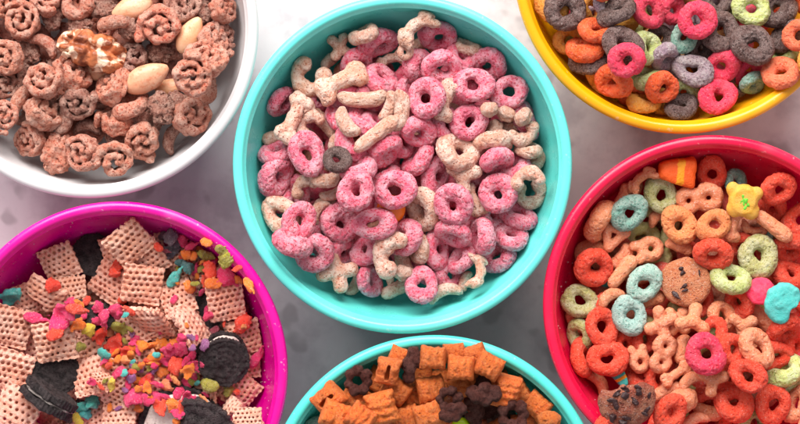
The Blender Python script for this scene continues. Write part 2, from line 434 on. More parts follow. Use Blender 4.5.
def f_spiral(seed, turns=2.05, wall=.062, hz=.10, a2=.02):
    r_ = R3(seed); e = r_.uniform(.88, 1.0); ph = r_.uniform(0, 6.28)
    th = np.linspace(0, turns * 2 * math.pi, 110)
    rad = .07 + (.43 - .07) * (th / th[-1]) ** .95 + .012 * np.sin(3 * th + ph)
    cx, cy = rad * np.cos(th + ph), rad * np.sin(th + ph) * e
    def f(P):
        X = P[:, :, 0, 0]; Y = P[:, :, 0, 1]
        D = (X[..., None] - cx) ** 2 + (Y[..., None] - cy) ** 2
        k = D.argmin(-1); d2 = np.sqrt(D.min(-1)) * (1.0)
        rr = np.sqrt(X * X + Y * Y)
        top = hz + .06 * np.maximum(0, 1 - rr / .4) + .02 * np.sin(5 * th[k])
        tw = wall * (1 + .18 * np.sin(7 * th[k] + ph))
        z = P[..., 2]
        d = L(d2[..., None] * np.ones_like(z), np.maximum(np.abs(z) - top[..., None], 0)) - tw[..., None]
        floor_ = L(np.maximum(rr - .36, 0)[..., None] * np.ones_like(z), np.maximum(np.abs(z) - .03, 0)) - .03
        return rough(P, d, seed, .016, .018, .014, .07)
    return f, (.56, .56, .27)
def f_chunk(seed):
    def f(P):
        d = L(P[..., 0] / 1.0, P[..., 1] / .78, P[..., 2] / .55) - .46
        d = d * .6
        d = d + .05 * np.abs(vnoise(P, 5, seed + 7)) - .02
        return rough(P, d, seed, .05, .04, .02, .1)
    return f, (.58, .48, .36)
def f_square(seed, broken=0, warp=.04):
    r_ = R3(seed); ph = r_.uniform(0, 6.28, 3); cut = r_.uniform(0, 6.28)
    def f(P):
        x, y, z = P[..., 0], P[..., 1], P[..., 2]
        zz = z - warp * np.sin(2.2 * x + ph[0]) - warp * np.cos(2.4 * y + ph[1])
        half = .455 + .010 * np.sin(38 * (x + y))
        qx = np.abs(x) - half; qy = np.abs(y) - half
        dd = np.maximum(qx, qy)
        thick = .115 * np.clip(-dd / .22, .34, 1) ** .6
        # woven strands: ridges in both diagonal directions
        x = x + .022 * vnoise(P, 3.5, seed + 21); y = y + .022 * vnoise(P, 3.5, seed + 22)
        u = (x + .06 * y) * 7.2; v = (y - .06 * x) * 7.2
        row = np.round(v)
        uu = u + .5 * (np.mod(row, 2))
        hx = (uu - np.round(uu)); hy = (v - row)
        hole = L(hx, hy * 1.05) / 7.2
        weave = .004 * np.cos(uu * 2 * math.pi) + .006 * np.cos(v * 2 * math.pi)
        sol = np.maximum(np.abs(zz) - thick + weave, dd) * .8
        hd = .036 + .016 * vnoise(P, 4, seed + 31) - hole
        d = np.maximum(sol, hd * .9 - np.maximum(0, .012 - np.abs(zz)) * 4)
        if broken:
            c = x * math.cos(cut) + y * math.sin(cut) - .12 + .12 * vnoise(P, 5, seed + 9)
            d = np.maximum(d, c)
        return d + .006 * vnoise(P, 11, seed) + .006 * vnoise(P, 24, seed + 2)
    return f, (.5, .5, .24)
def f_flake(seed, long=1.0):
    r_ = R3(seed); a, b_, c_ = r_.uniform(.8, 1), r_.uniform(.6, .85) / long, r_.uniform(.26, .38)
    def f(P):
        P2 = P.copy(); P2[..., 2] = P[..., 2] + .22 * vnoise(P * np.array((1, 1, 0.0)), 2.6, seed + 4)
        d = (L(P2[..., 0] / a, P2[..., 1] / b_, P2[..., 2] / c_) - .46) * .55
        return d + .075 * vnoise(P, 3.1, seed) + .05 * vnoise(P, 6.5, seed + 1) + .035 * vnoise(P, 12, seed + 2) + .03 * vnoise(P, 19, seed + 3) - .02
    return f, (.6, .55, .45)
def f_pillow(seed, style=0):
    r_ = R3(seed)
    def f(P):
        x, y, z = P[..., 0], P[..., 1], P[..., 2]
        t = np.abs(x) / .48
        zt = .36 * np.clip(1 - t ** 3.0, .0, 1) ** .5 + .09
        yt = .40 + .05 * t ** 2
        d = ((np.abs(y / yt) ** 3.2 + np.abs(z / zt) ** 2.6) ** (1 / 2.8) - 1) * .27
        d = np.maximum(d, np.abs(x) - .47 - .02 * vnoise(P, 5, seed + 4))
        d = d + .018 * np.cos(x * 26 + 3 * vnoise(P, 2, seed)) * (.7 if style == 1 else .34)
        if style == 2: d = np.maximum(d, .07 - L(y * 1.0, np.maximum(np.abs(x) - .22, 0), np.maximum(.12 - z, 0) * .9) * 1.0)
        return rough(P, d, seed, .02, .010, .007, .05)
    return f, (.54, .52, .5)
def f_puffs(seed, kind):
    r_ = R3(seed)
    if kind == 0: cs = [(.3 * math.cos(a), .3 * math.sin(a), r_.uniform(-.04, .04), r_.uniform(.14, .19)) for a in np.linspace(.3, 5.9, 7)]
    else: cs = [(x, r_.uniform(-.12, .12), r_.uniform(-.05, .05), r_.uniform(.17, .23)) for x in (-.3, -.1, .12, .3)] + [(.0, .16, .05, .17), (.1, -.17, .0, .16)]
    def f(P):
        d = 9 * np.ones(P.shape[:-1])
        for x, y, z, r in cs: d = smin(d, np.linalg.norm(P - np.array((x, y, z)), axis=-1) - r, .05)
        return rough(P, d, seed, .03, .025, .012, .05)
    return f, (.6, .6, .34)
def f_almond(seed):
    def f(P):
        x, y, z = P[..., 0], P[..., 1], P[..., 2]
        t = (x + .5)
        w_ = .265 * np.clip(np.sin(np.clip(t, 0, 1) ** .82 * math.pi), 0, 1) ** .62 + .012
        d = (L(y / w_, z / (w_ * .72)) - 1) * .16
        d = np.maximum(d, np.abs(x) - .5)
        return d + .012 * vnoise(P, 4, seed) + .003 * vnoise(P * np.array((.3, 1, 1)), 16, seed)
    return f, (.52, .32, .26)
def f_walnut(seed):
    def f(P):
        x, y, z = P[..., 0], P[..., 1], P[..., 2]
        d = (L(x / 1.0, y / (.62 + .18 * x), (z + .05) / .5) - .45) * .7 + .05 * vnoise(P, 2.2, seed + 9)
        fold = np.abs(vnoise(P * np.array((.7, 1.2, .7)), 5.6, seed)) + .5 * np.abs(vnoise(P, 8.5, seed + 3))
        d = d + .24 * np.clip(.36 - fold, 0, .36) - .03
        d = d + .10 * np.exp(-(y / .05) ** 2) * (z > -.05)           # furrow between the two lobes
        d = d + .05 * np.exp(-((x - .02) / .05) ** 2)
        return d + .02 * vnoise(P, 12, seed + 5) + .008 * vnoise(P, 24, seed + 6)
    return f, (.56, .44, .36)
def f_disc(seed, hz=.16, rr=.10, amp=.03, cut=None):
    def f(P):
        x, y, z = P[..., 0], P[..., 1], P[..., 2]
        r = L(x, y); dome = hz * (1 - .5 * (r / .5) ** 2)
        q0 = r - (.49 - rr); q1 = np.abs(z) - np.maximum(dome - rr, .01)
        d = L(np.maximum(q0, 0), np.maximum(q1, 0)) + np.minimum(np.maximum(q0, q1), 0) - rr
        d = d + amp * vnoise(P, 4, seed) + amp * .6 * vnoise(P, 9, seed + 1) + amp * .4 * vnoise(P, 20, seed + 2)
        d = d + amp * 2 * np.clip(.10 - np.abs(vnoise(P, 3.3, seed + 5)), 0, .1)
        if cut is not None:
            d = np.maximum(d, x * math.cos(cut) + y * math.sin(cut) - .22 + .07 * vnoise(P, 6, seed + 8))
        return d
    return f, (.56, .56, hz + .08)
def f_wafer(seed, cut=None):
    def f(P):
        x, y, z = P[..., 0], P[..., 1], P[..., 2]
        r = L(x, y); th = np.arctan2(y, x)
        edge = .485 + .010 * np.cos(th * 44)
        em = .004 * np.cos(r * 60) * (r < .42) + .004 * np.cos(th * 12) * np.cos(r * 28) * (r < .34) + .022 * vnoise(P, 5, seed + 6)
        em = em + .012 * (np.abs(r - .43) < .012)
        d = np.maximum(r - edge, np.abs(z) - .068 + em)
        d = d + .016 * vnoise(P, 13, seed) + .010 * vnoise(P, 26, seed + 2)
        if cut is not None:
            d = np.maximum(d, x * math.cos(cut) + y * math.sin(cut) - .15 + .06 * vnoise(P, 7, seed + 8))
        return d
    return f, (.54, .54, .13)
def f_corn(seed):
    def f(P):
        x, y, z = P[..., 0], P[..., 1], P[..., 2]
        w_ = .42 - .22 * (x + .45)
        d = ((np.abs(y / w_) ** 5 + np.abs(x / .46) ** 5 + np.abs(z / .26) ** 4) ** .2 - 1) * .24
        return d + .02 * vnoise(P, 4, seed) + .008 * vnoise(P, 12, seed)
    return f, (.54, .58, .32)
def f_bear(seed):
    def f(P):
        c = lambda a, b, r: L(P[..., 0] - a, P[..., 1] - b, P[..., 2] * 1.3) - r
        d = smin(c(0, -.08, .36), c(0, .04, .37), .1)
        for a, b, r in ((-.30, .27, .18), (.33, .20, .18), (-.2, -.26, .2), (.22, -.28, .22)): d = smin(d, c(a, b, r), .07)
        d = np.maximum(d, np.abs(P[..., 2]) - .2)
        return d + .02 * vnoise(P, 4, seed) + .01 * vnoise(P, 10, seed)
    return f, (.56, .56, .28)

H0 = 1 / 42
KINDS = {   # code: (list of field makers, step, material, name, label noun)
 'R': ([lambda i=i: f_ring(11 * i + 1, (1.0, 1.06, .95, 1.02, .98, 1.1, .90, 1.0, 1.05, .93, 1.08, .97)[i]) for i in range(12)], H0),
 'B': ([lambda: f_bone(3, .0), lambda: f_bone(4, .25), lambda: f_bone(5, -.3, .95), lambda: f_bone(6, .08, 1.1)], H0),
 'T': ([lambda: f_stick(21, .19, .1), lambda: f_stick(22, .21, -.15), lambda: f_stick(23, .18, .25), lambda: f_stick(24, .2, .0)], H0),
 'C': ([lambda: f_cres(31), lambda: f_cres(32, 1.35), lambda: f_cres(33, 2.1, .31, .175)], H0),
 '3': ([lambda: f_lobes(41, 3), lambda: f_lobes(42, 3)], H0),
 '4': ([lambda: f_lobes(43, 4), lambda: f_lobes(44, 4)], H0),
 'A': ([lambda: f_letter(51, 0), lambda: f_letter(52, 0)], H0), '8': ([lambda: f_letter(53, 1)], H0), 'D': ([lambda: f_letter(54, 2)], H0),
 'N': ([lambda: f_nub(61), lambda: f_nub(62)], 1 / 22),
 'S': ([lambda: f_spiral(71, 2.05, .075), lambda: f_spiral(72, 1.8, .085), lambda: f_spiral(73, 2.2, .07, .12), lambda: f_spiral(74, 1.6, .095, .11), lambda: f_spiral(75, 2.0, .078, .14)], 1 / 42),
 'K': ([lambda: f_chunk(81), lambda: f_chunk(82)], H0),
 'X': ([lambda: f_square(91), lambda: f_square(92, 0, .06), lambda: f_square(93, 0, .08)], 1 / 66),
 'Z': ([lambda: f_square(94, 1, .06), lambda: f_square(95, 1, .07)], 1 / 46),
 'F': ([lambda i=i: f_flake(101 + i * 5, (1, 1.2, 1.6, 1, 1.3, 1.1, 2.0)[i]) for i in range(7)], 1 / 28),
 'P': ([lambda: f_pillow(121, 0), lambda: f_pillow(122, 1), lambda: f_pillow(125, 0)], 1 / 32),
 'W': ([lambda: f_pillow(123, 1), lambda: f_pillow(126, 1)], 1 / 32),
 'Q': ([lambda: f_pillow(124, 2)], 1 / 32),
 'H': ([lambda: f_puffs(131, 0), lambda: f_puffs(132, 0)], 1 / 32),
 'J': ([lambda: f_puffs(133, 1), lambda: f_puffs(134, 1), lambda: f_puffs(135, 1)], 1 / 32),
 'almond': ([lambda: f_almond(141), lambda: f_almond(142)], 1 / 44),
 'walnut': ([lambda: f_walnut(153)], 1 / 56),
 'cookie': ([lambda: f_disc(161, .2, .12, .02)], 1 / 44), 'halfcookie': ([lambda: f_disc(163, .22, .10, .03, 1.75)], 1 / 44),
 'wafer': ([lambda: f_wafer(171), lambda: f_wafer(172)], 1 / 60), 'brokenwafer': ([lambda: f_wafer(173, 1.2)], 1 / 60),
 'mallow': ([lambda: f_disc(181, .2, .14, .03)], 1 / 36), 'cutmallow': ([lambda: f_disc(182, .18, .12, .03, -1.0)], 1 / 36),
 'candy': ([lambda: f_disc(183, .3, .28, .004)], 1 / 32), 'corn': ([lambda: f_corn(184)], 1 / 36), 'bear': ([lambda: f_bear(185)], 1 / 40),
}
MESH, PTS, LOW = {}, {}, {}
def get_mesh(kind, var):
    mk, h = KINDS[kind]; var %= len(mk)
    if (kind, var) not in MESH:
        f, ext = mk[var]()
        P, lo = grid(ext, h); V, F = surfnet(f(P), lo, h)
        me = bpy.data.meshes.new(kind); me.from_pydata(V.tolist(), [], F.tolist()); me.update()
        me.polygons.foreach_set('use_smooth', np.ones(len(F), bool))
        MESH[kind, var] = me; PTS[kind, var] = V
    return MESH[kind, var], PTS[kind, var], var
def get_low(kind, var):
    mk, h = KINDS[kind]; var %= len(mk)
    if (kind, var) not in LOW:
        f, ext = mk[var](); hh = max(h * 2.0, 1 / 18)
        P, lo = grid(ext, hh); LOW[kind, var] = surfnet(f(P), lo, hh)
    return LOW[kind, var]

# ------------------------------------------------------------------ height field of each bowl: pieces are laid down one after another
GR = 172                                # half size of the grid in cells of S metres
gx, gy = np.meshgrid(np.arange(-GR, GR + 1), np.arange(-GR, GR + 1), indexing='ij')
g_r = np.sqrt(gx ** 2 + gy ** 2) * S * 1000
WALL = inner_h(g_r)
HEAP = {  # centre depth below rim, depth at the edge (metres)
 'mid': (.0165, .0250), 'white': (.0165, .0175), 'mag': (.0215, .0290), 'red': (.0170, .0250), 'yel': (.0150, .0180), 'low': (.0160, .0170)}
HM = {}
for k, (c_, e_) in HEAP.items():
    t = np.clip(g_r / 56.0, 0, 1.2)
    HM[k] = np.maximum(WALL, RIM - (c_ + (e_ - c_) * t ** 2))
def rot_matrix(t, a, rot):
    ax = Vector((-math.sin(math.radians(a)), math.cos(math.radians(a)), 0))
    return Matrix.Rotation(math.radians(t), 3, ax) @ Matrix.Rotation(math.radians(rot), 3, 'Z')
def settle(bowl, V, mat3, scale, x, y, soft):
    """height at which a piece with vertices V comes to rest on what already lies in the bowl"""
    bx, by = bowl_xy[bowl]
    W = (V * scale) @ np.array(mat3).T
    z = RIM - .006
    Hm = HM[bowl]
    for it in range(18):
        wx, wy = px(x, y, z)
        i = np.round((W[:, 0] + wx - bx) / S).astype(int) + GR; j = np.round((W[:, 1] + wy - by) / S).astype(int) + GR
        ok = (i >= 0) & (j >= 0) & (i <= 2 * GR) & (j <= 2 * GR)
        i, j, wz = i[ok], j[ok], W[ok, 2]
        key = i * (2 * GR + 1) + j
        u, inv = np.unique(key, return_inverse=True)
        lo = np.full(len(u), 9.0); np.minimum.at(lo, inv, wz)
        hi = np.full(len(u), -9.0); np.maximum.at(hi, inv, wz)
        ui, uj = u // (2 * GR + 1), u % (2 * GR + 1)
        zg = np.percentile(Hm[ui, uj] - lo, soft)
        zw = (WALL[ui, uj] - lo).max() - .0006
        z = max(zg, zw)
        if it >= 1:
            if zw < zg + .0015 or it == 17: break
            cx_, cy_ = BOWL[bowl][:2]; rr = math.hypot(x - cx_, y - cy_)     # slide it in from the wall
            x -= 1.3 * (x - cx_) / rr; y -= 1.3 * (y - cy_) / rr
    wx, wy = px(x, y, z)
    Hm[ui, uj] = np.maximum(Hm[ui, uj], hi + z)
    return Vector((wx, wy, z))

# ------------------------------------------------------------------ what lies in the bowls, read off the photograph
# R colour x y size layer [tilt azimuth]       ring, lying; normal leans towards azimuth
# E colour x y size layer [direction tilt]     ring standing on edge, seen as a bar along 'direction'
# other code colour x y size layer [rotation tilt azimuth]
DATA = {}
DATA['mid'] = """
C b 305 78 44 2 150;4 b 339 46 30 2;T b 331 60 26 0 40;E b 364 34 36 3 25;E p 378 43 40 2 30 62;R p 357 64 37 0 40 -60;B b 391 61 34 1 20
R p 381 79 37 3 50 50;B b 341 82 56 5 28;T b 362 99 48 2 2;E p 280 100 37 1 55 65;B b 294 118 56 3 62;R p 317 99 26 0 50 30;C b 308 124 36 1 50
T b 322 121 42 0 -45;R p 345 114 40 0 45 100;T b 346 123 32 3 -55;R p 357 140 43 2 12 30;T b 376 134 52 6 38;R p 374 122 28 1 60 60;E p 386 151 40 4 35 64
T b 390 107 30 1 70;T b 401 111 40 2 85;N b 269 138 15 0 30;T b 336 142 26 0 60
B b 417 27 46 3 40;R p 438 36 39 2 48 -80;E b 468 45 29 1 -15 70;T b 441 49 26 0 5;T b 420 43 26 0 30;R b 405 52 17 2 20 0;R p 419 67 38 1 50 -10;R p 442 68 39 3 30 -70
R p 461 58 34 1 42 60;R p 491 61 39 2 45 -125;R p 473 85 41 5 8 60;R p 512 90 39 4 12 60;R p 426 98 41 4 22 140;B b 446 100 44 1 70;T b 443 112 34 0 30
R p 469 122 39 3 8 80;N b 490 109 16 3 20 30 0;N b 507 114 17 3 -20;N b 524 116 17 3 60;N b 495 128 17 2 80;E p 535 117 37 1 -65 68;C b 523 133 36 3 -160 10 0
E b 528 149 30 4 -8 66;E b 491 144 42 3 10 70;R b 458 152 47 5 42 50;R p 418 132 37 2 38 -60;E p 418 159 37 4 50 68;R p 403 142 32 1 35 0;R p 437 130 32 0 30 0
R p 446 124 32 0 40 0;R p 420 118 30 0 30 0;R p 436 176 39 2 45 -10;3 b 463 177 40 3 30;B b 474 200 38 2 -60;E p 497 161 39 3 18 70;E p 513 168 41 2 20 62
T b 543 164 32 1 60;C b 528 180 38 4 10;C b 533 197 36 3 190;R p 498 194 38 4 8 120;R p 453 205 41 6 8 -60;R b 423 209 45 4 50 200;R p 395 190 41 6 6 40
R p 519 215 39 2 48 70;R p 492 216 32 0 45 20
E p 276 153 36 2 15 62;R p 276 176 40 3 45 -25;R p 307 154 41 5 8 90;R c 337 160 29 2 25 70;T b 325 180 29 4 5;C b 305 187 32 3 30;T b 331 195 22 4 20;T b 325 204 26 0 0
R p 299 191 34 0 40 200;E p 357 168 40 2 15 58;R p 356 191 39 5 8 120;E p 382 175 40 3 20 60;R p 374 224 39 6 10 70;R p 340 224 40 4 30 20;R p 299 221 39 4 20 10
R b 281 215 42 1 30 160;T b 318 212 28 1 60;R p 279 199 32 0 40 120
E p 292 243 40 5 -22 76;R p 314 253 39 4 14 -60;R p 322 231 30 1 30 0;R p 343 252 36 1 45 -20;R p 366 250 36 2 40 160;4 b 337 272 44 3 20;E p 369 281 38 3 96 62
C b 391 254 52 4 65;T b 386 275 24 1 -45;T b 398 288 36 3 25;T b 355 285 24 0 60
R p 404 238 39 2 42 165;E b 417 247 37 1 100 62;E p 453 233 38 4 -20 62;R p 437 249 39 3 48 5;E p 482 237 37 4 95 66;R p 511 236 39 4 52 80;E p 462 259 34 3 50 60
B b 478 271 37 4 85;T b 465 281 22 1 70;R p 504 262 39 3 46 130;R p 422 285 37 4 24 95;T b 444 292 36 2 20;T b 404 262 34 1 -70;N b 404 273 17 3 0;R p 427 267 32 0 30 0
R p 450 275 32 0 30 0;R p 394 122 34 0 30 0;R p 372 98 34 0 30 0;R p 480 170 32 0 30 0;R p 470 235 34 0 30 60;R p 386 240 34 0 20 60;T b 300 140 30 0 20;R p 410 88 32 0 30 0
R p 326 170 30 0 30 0;candy O 391 209 30 4 0 5 0;T b 505 130 30 0 20;R p 390 210 32 0 20 0;R p 300 265 28 0 40 -120
"""
DATA['yel'] = """
R y 544 8 36 1 20 120;R c 565 10 45 4 8 30;R P 568 7 30 0 30 0;R y 592 10 38 1 30 0;R y 566 43 36 1 22 160;R o 596 30 37 4 48 85;E o 584 49 39 3 5 64;E c 587 65 44 2 10 70
R v 607 2 34 1 30 0;E c 617 12 41 2 30 60;E y 625 24 36 1 25 66;R P 649 11 37 4 20 -30;R g 646 48 38 2 42 20;R c 622 45 41 3 25 60;R P 627 60 39 5 30 -140;E o 614 81 41 4 -50 55
R y 597 90 45 3 48 -125;E g 644 78 38 3 15 62;R o 633 94 34 2 50 -90;E y 642 111 37 3 -5 62;R o 662 88 38 5 36 -40;E c 681 110 41 3 3 58;R g 684 92 34 2 40 -90;R v 693 70 39 4 14 160
R P 718 97 41 4 15 60;R P 722 66 39 2 28 -120;R P 748 70 37 1 42 -60;R c 753 45 44 4 14 120;R c 721 32 44 3 18 60;R P 697 20 41 5 6 -40;R P 672 10 32 1 30 0
R t 684 37 32 2 20 -60;E v 665 57 36 3 40 58;R c 716 2 38 1 20 0;R g 751 8 40 6 5 0;R c 777 10 41 2 40 140;E c 785 37 39 3 55 66;E g 783 55 39 2 40 62;R s 800 35 38 3 38 170
R s 783 75 43 4 50 125;E t 753 84 35 3 35 62;R c 736 85 30 0 30 0;R c 660 40 34 0 20 0;R o 610 60 34 0 20 0;R g 620 0 34 0 20 0;R c 700 48 34 0 20 0;R y 660 108 30 0 30 0
R P 640 -22 39 3 15 0;R c 675 -22 42 3 20 90;R g 715 -30 39 4 15 0;R o 600 -18 38 3 30 0;R y 755 -30 39 3 15 0;R P 790 -20 39 3 25 0;R y 812 60 37 3 30 0;R o 812 0 38 2 20 0
"""
DATA['red'] = """
T n 615 195 36 2 60;B n 642 180 36 2 40;T n 632 187 24 0 60;corn o 677 170 41 6 175;R G 661 195 38 4 6 60;R t 629 213 37 5 10 -60;E n 593 216 43 3 55 66;D n 613 237 36 3 160
A n 646 250 40 4 195;cookie n 581 252 38 1 0 30 200;R r 594 267 39 4 22 -60;T n 621 258 30 0 50;T n 622 272 38 2 50;R l 644 284 39 6 10 -40;R l 630 315 38 5 6 60;R G 579 301 38 4 6 30
T n 610 297 30 1 30;R r 608 306 32 0 20 0;R r 602 327 39 4 24 20;R G 580 334 32 2 40 200;T n 571 322 30 0 -50;F u 606 284 14 1;cookie n 686 282 52 5 0 12 150
4 n 661 324 36 3 20;4 n 677 322 34 2 50;3 n 693 321 38 4 80;R n 722 316 33 2 30 30;3 n 742 326 34 3 30;T n 762 318 34 2 -50;R r 739 301 37 3 46 -160;R g 731 279 37 5 34 90
mallow P 760 291 29 3 0;cutmallow u 784 304 42 5 30;E r 784 329 40 4 25 60;R r 790 275 39 3 40 60;R e 679 225 38 6 6 0;R e 714 225 36 6 5 90;T n 679 246 30 2 -20;R r 713 254 41 5 34 -90
B n 734 225 36 3 80;B n 755 229 30 3 -5;T n 773 226 44 4 -38;R t 775 238 30 0 20 0;R G 758 256 41 6 6 40;R r 789 248 37 3 48 -90;R r 741 246 32 1 40 -60;R r 801 220 39 4 30 160
R r 712 172 37 3 26 -120;8 n 699 199 48 4 10;bear f 743 200 39 5 -5;R r 778 189 36 4 26 -60;R r 772 208 37 2 50 -90;R t 735 182 26 0 30 0
E r 578 359 39 3 -70 58;R r 608 359 39 4 20 90;A n 639 358 33 3 100;8 n 663 354 40 4 75;R r 625 345 34 0 20 0;R r 645 339 32 0 20 0;R r 640 376 32 2 30 60;R r 656 380 35 2 48 20
corn u 621 379 18 3 -60;halfcookie q 627 401 58 5 0 14 -80;T n 591 386 34 1 -50;B n 676 374 36 4 30;T n 667 391 33 2 25;N n 684 401 26 3 20;R r 670 412 37 4 20 -40
R P 706 354 41 6 6 30;R r 713 333 34 2 30 90;R r 732 349 36 2 28 0;R n 757 348 40 5 22 45;R r 773 356 38 3 28 -40;R r 793 346 34 2 40 0;E g 785 371 43 4 30 66;E G 788 388 36 3 40 60
R r 748 376 38 5 14 160;R r 728 377 36 2 20 0;T n 690 381 30 2 35;3 n 712 380 35 4 20;T n 682 350 32 2 80;E r 709 398 36 2 -3 60;T n 708 412 31 3 -10;R r 734 403 41 5 34 90;R r 736 421 41 3 20 -60
R r 773 405 41 5 12 -120;T n 694 421 30 3 30;R n 797 404 36 3 40 160;R r 700 300 34 0 20 0;T n 650 300 30 0 20;R r 670 345 34 0 20 0;T n 660 215 30 0 30;T n 690 215 34 1 80;R r 650 400 30 0 30 0;T n 730 330 30 0 20
R r 812 300 39 3 20 0;R r 700 440 39 3 20 0;R r 660 440 39 3 20 0;R g 760 440 39 3 20 0;R n 812 430 39 2 20 0;R P 812 360 38 2 20 0;R r 612 430 38 1 20 0;T n 766 275 30 0 0;T n 750 350 28 0 40
"""
DATA['white'] = """
S w 21 22 43 4 12 60;S w 3 3 36 2 30 0;S w 47 -4 42 3 25 60;K d 53 19 26 1 80;C w 77 8 34 2 180;K d 105 8 30 1 20;S w 6 59 38 4 20 180;K d 29 51 30 1 -50;T w 45 44 32 2 -35
walnut n 90 48 70 6 -14 14 60;S w 72 75 43 4 62 40;T w 112 23 32 2 10;almond A 132 8 44 4 200;S w 160 27 49 5 10 -80;S d 180 6 44 3 28 60;K d 203 14 28 1 60;S w 222 8 37 2 60 20;S d 222 34 35 1 62 25
S w 214 41 42 2 58 30;almond A 190 35 42 3 60;K d 127 28 28 1 -40;S q 135 58 36 2 30 90;S w 191 75 47 5 14 -60;S w 207 60 46 3 38 60;K d 160 53 28 1 0;S w 43 79 44 4 14 120
S d 5 83 38 1 20 0;T w 19 101 36 3 60;S w 43 110 45 4 58 35;S d 77 102 40 2 26 -80;almond A 101 70 38 3 5;S w 112 86 47 4 60 145;S w 3 116 38 3 15 0;S w 29 140 39 3 40 -160
S w 116 122 43 4 58 80;T d 65 121 28 1 80;almond A 147 78 50 7 28;almond A 170 87 32 2 10;E w 131 106 40 3 20 66;K d 162 108 36 2 -65;K d 177 103 30 1 0;C w 203 92 36 2 -150
S w 196 120 47 4 42 10;K d 142 115 28 1 60;K w 57 155 46 4 80;S w 84 151 42 4 28 180;S w 115 161 42 5 14 -30;T d 87 127 30 1 0;S w 144 140 43 4 28 -90;T d 172 137 36 2 65
K d 100 100 30 0 0;K d 60 60 30 0 20;K d 180 50 30 0 0;K d 60 110 30 0 60;K d 30 120 28 0 0;K d 145 30 28 0 0;K d 190 105 30 0 0;K d 120 140 30 0 0;K d 80 25 28 0 0;K d 20 70 30 0 0;K d 155 120 28 0 40
S w -20 30 42 3 20 0;S w -22 80 42 3 20 0;S w 20 -25 42 3 20 0;S w 70 -30 42 3 20 0;S w 115 -25 42 3 20 0;S w 160 -25 42 3 20 0;S w -22 120 40 2 20 0;S w 205 -22 40 2 20 0
"""
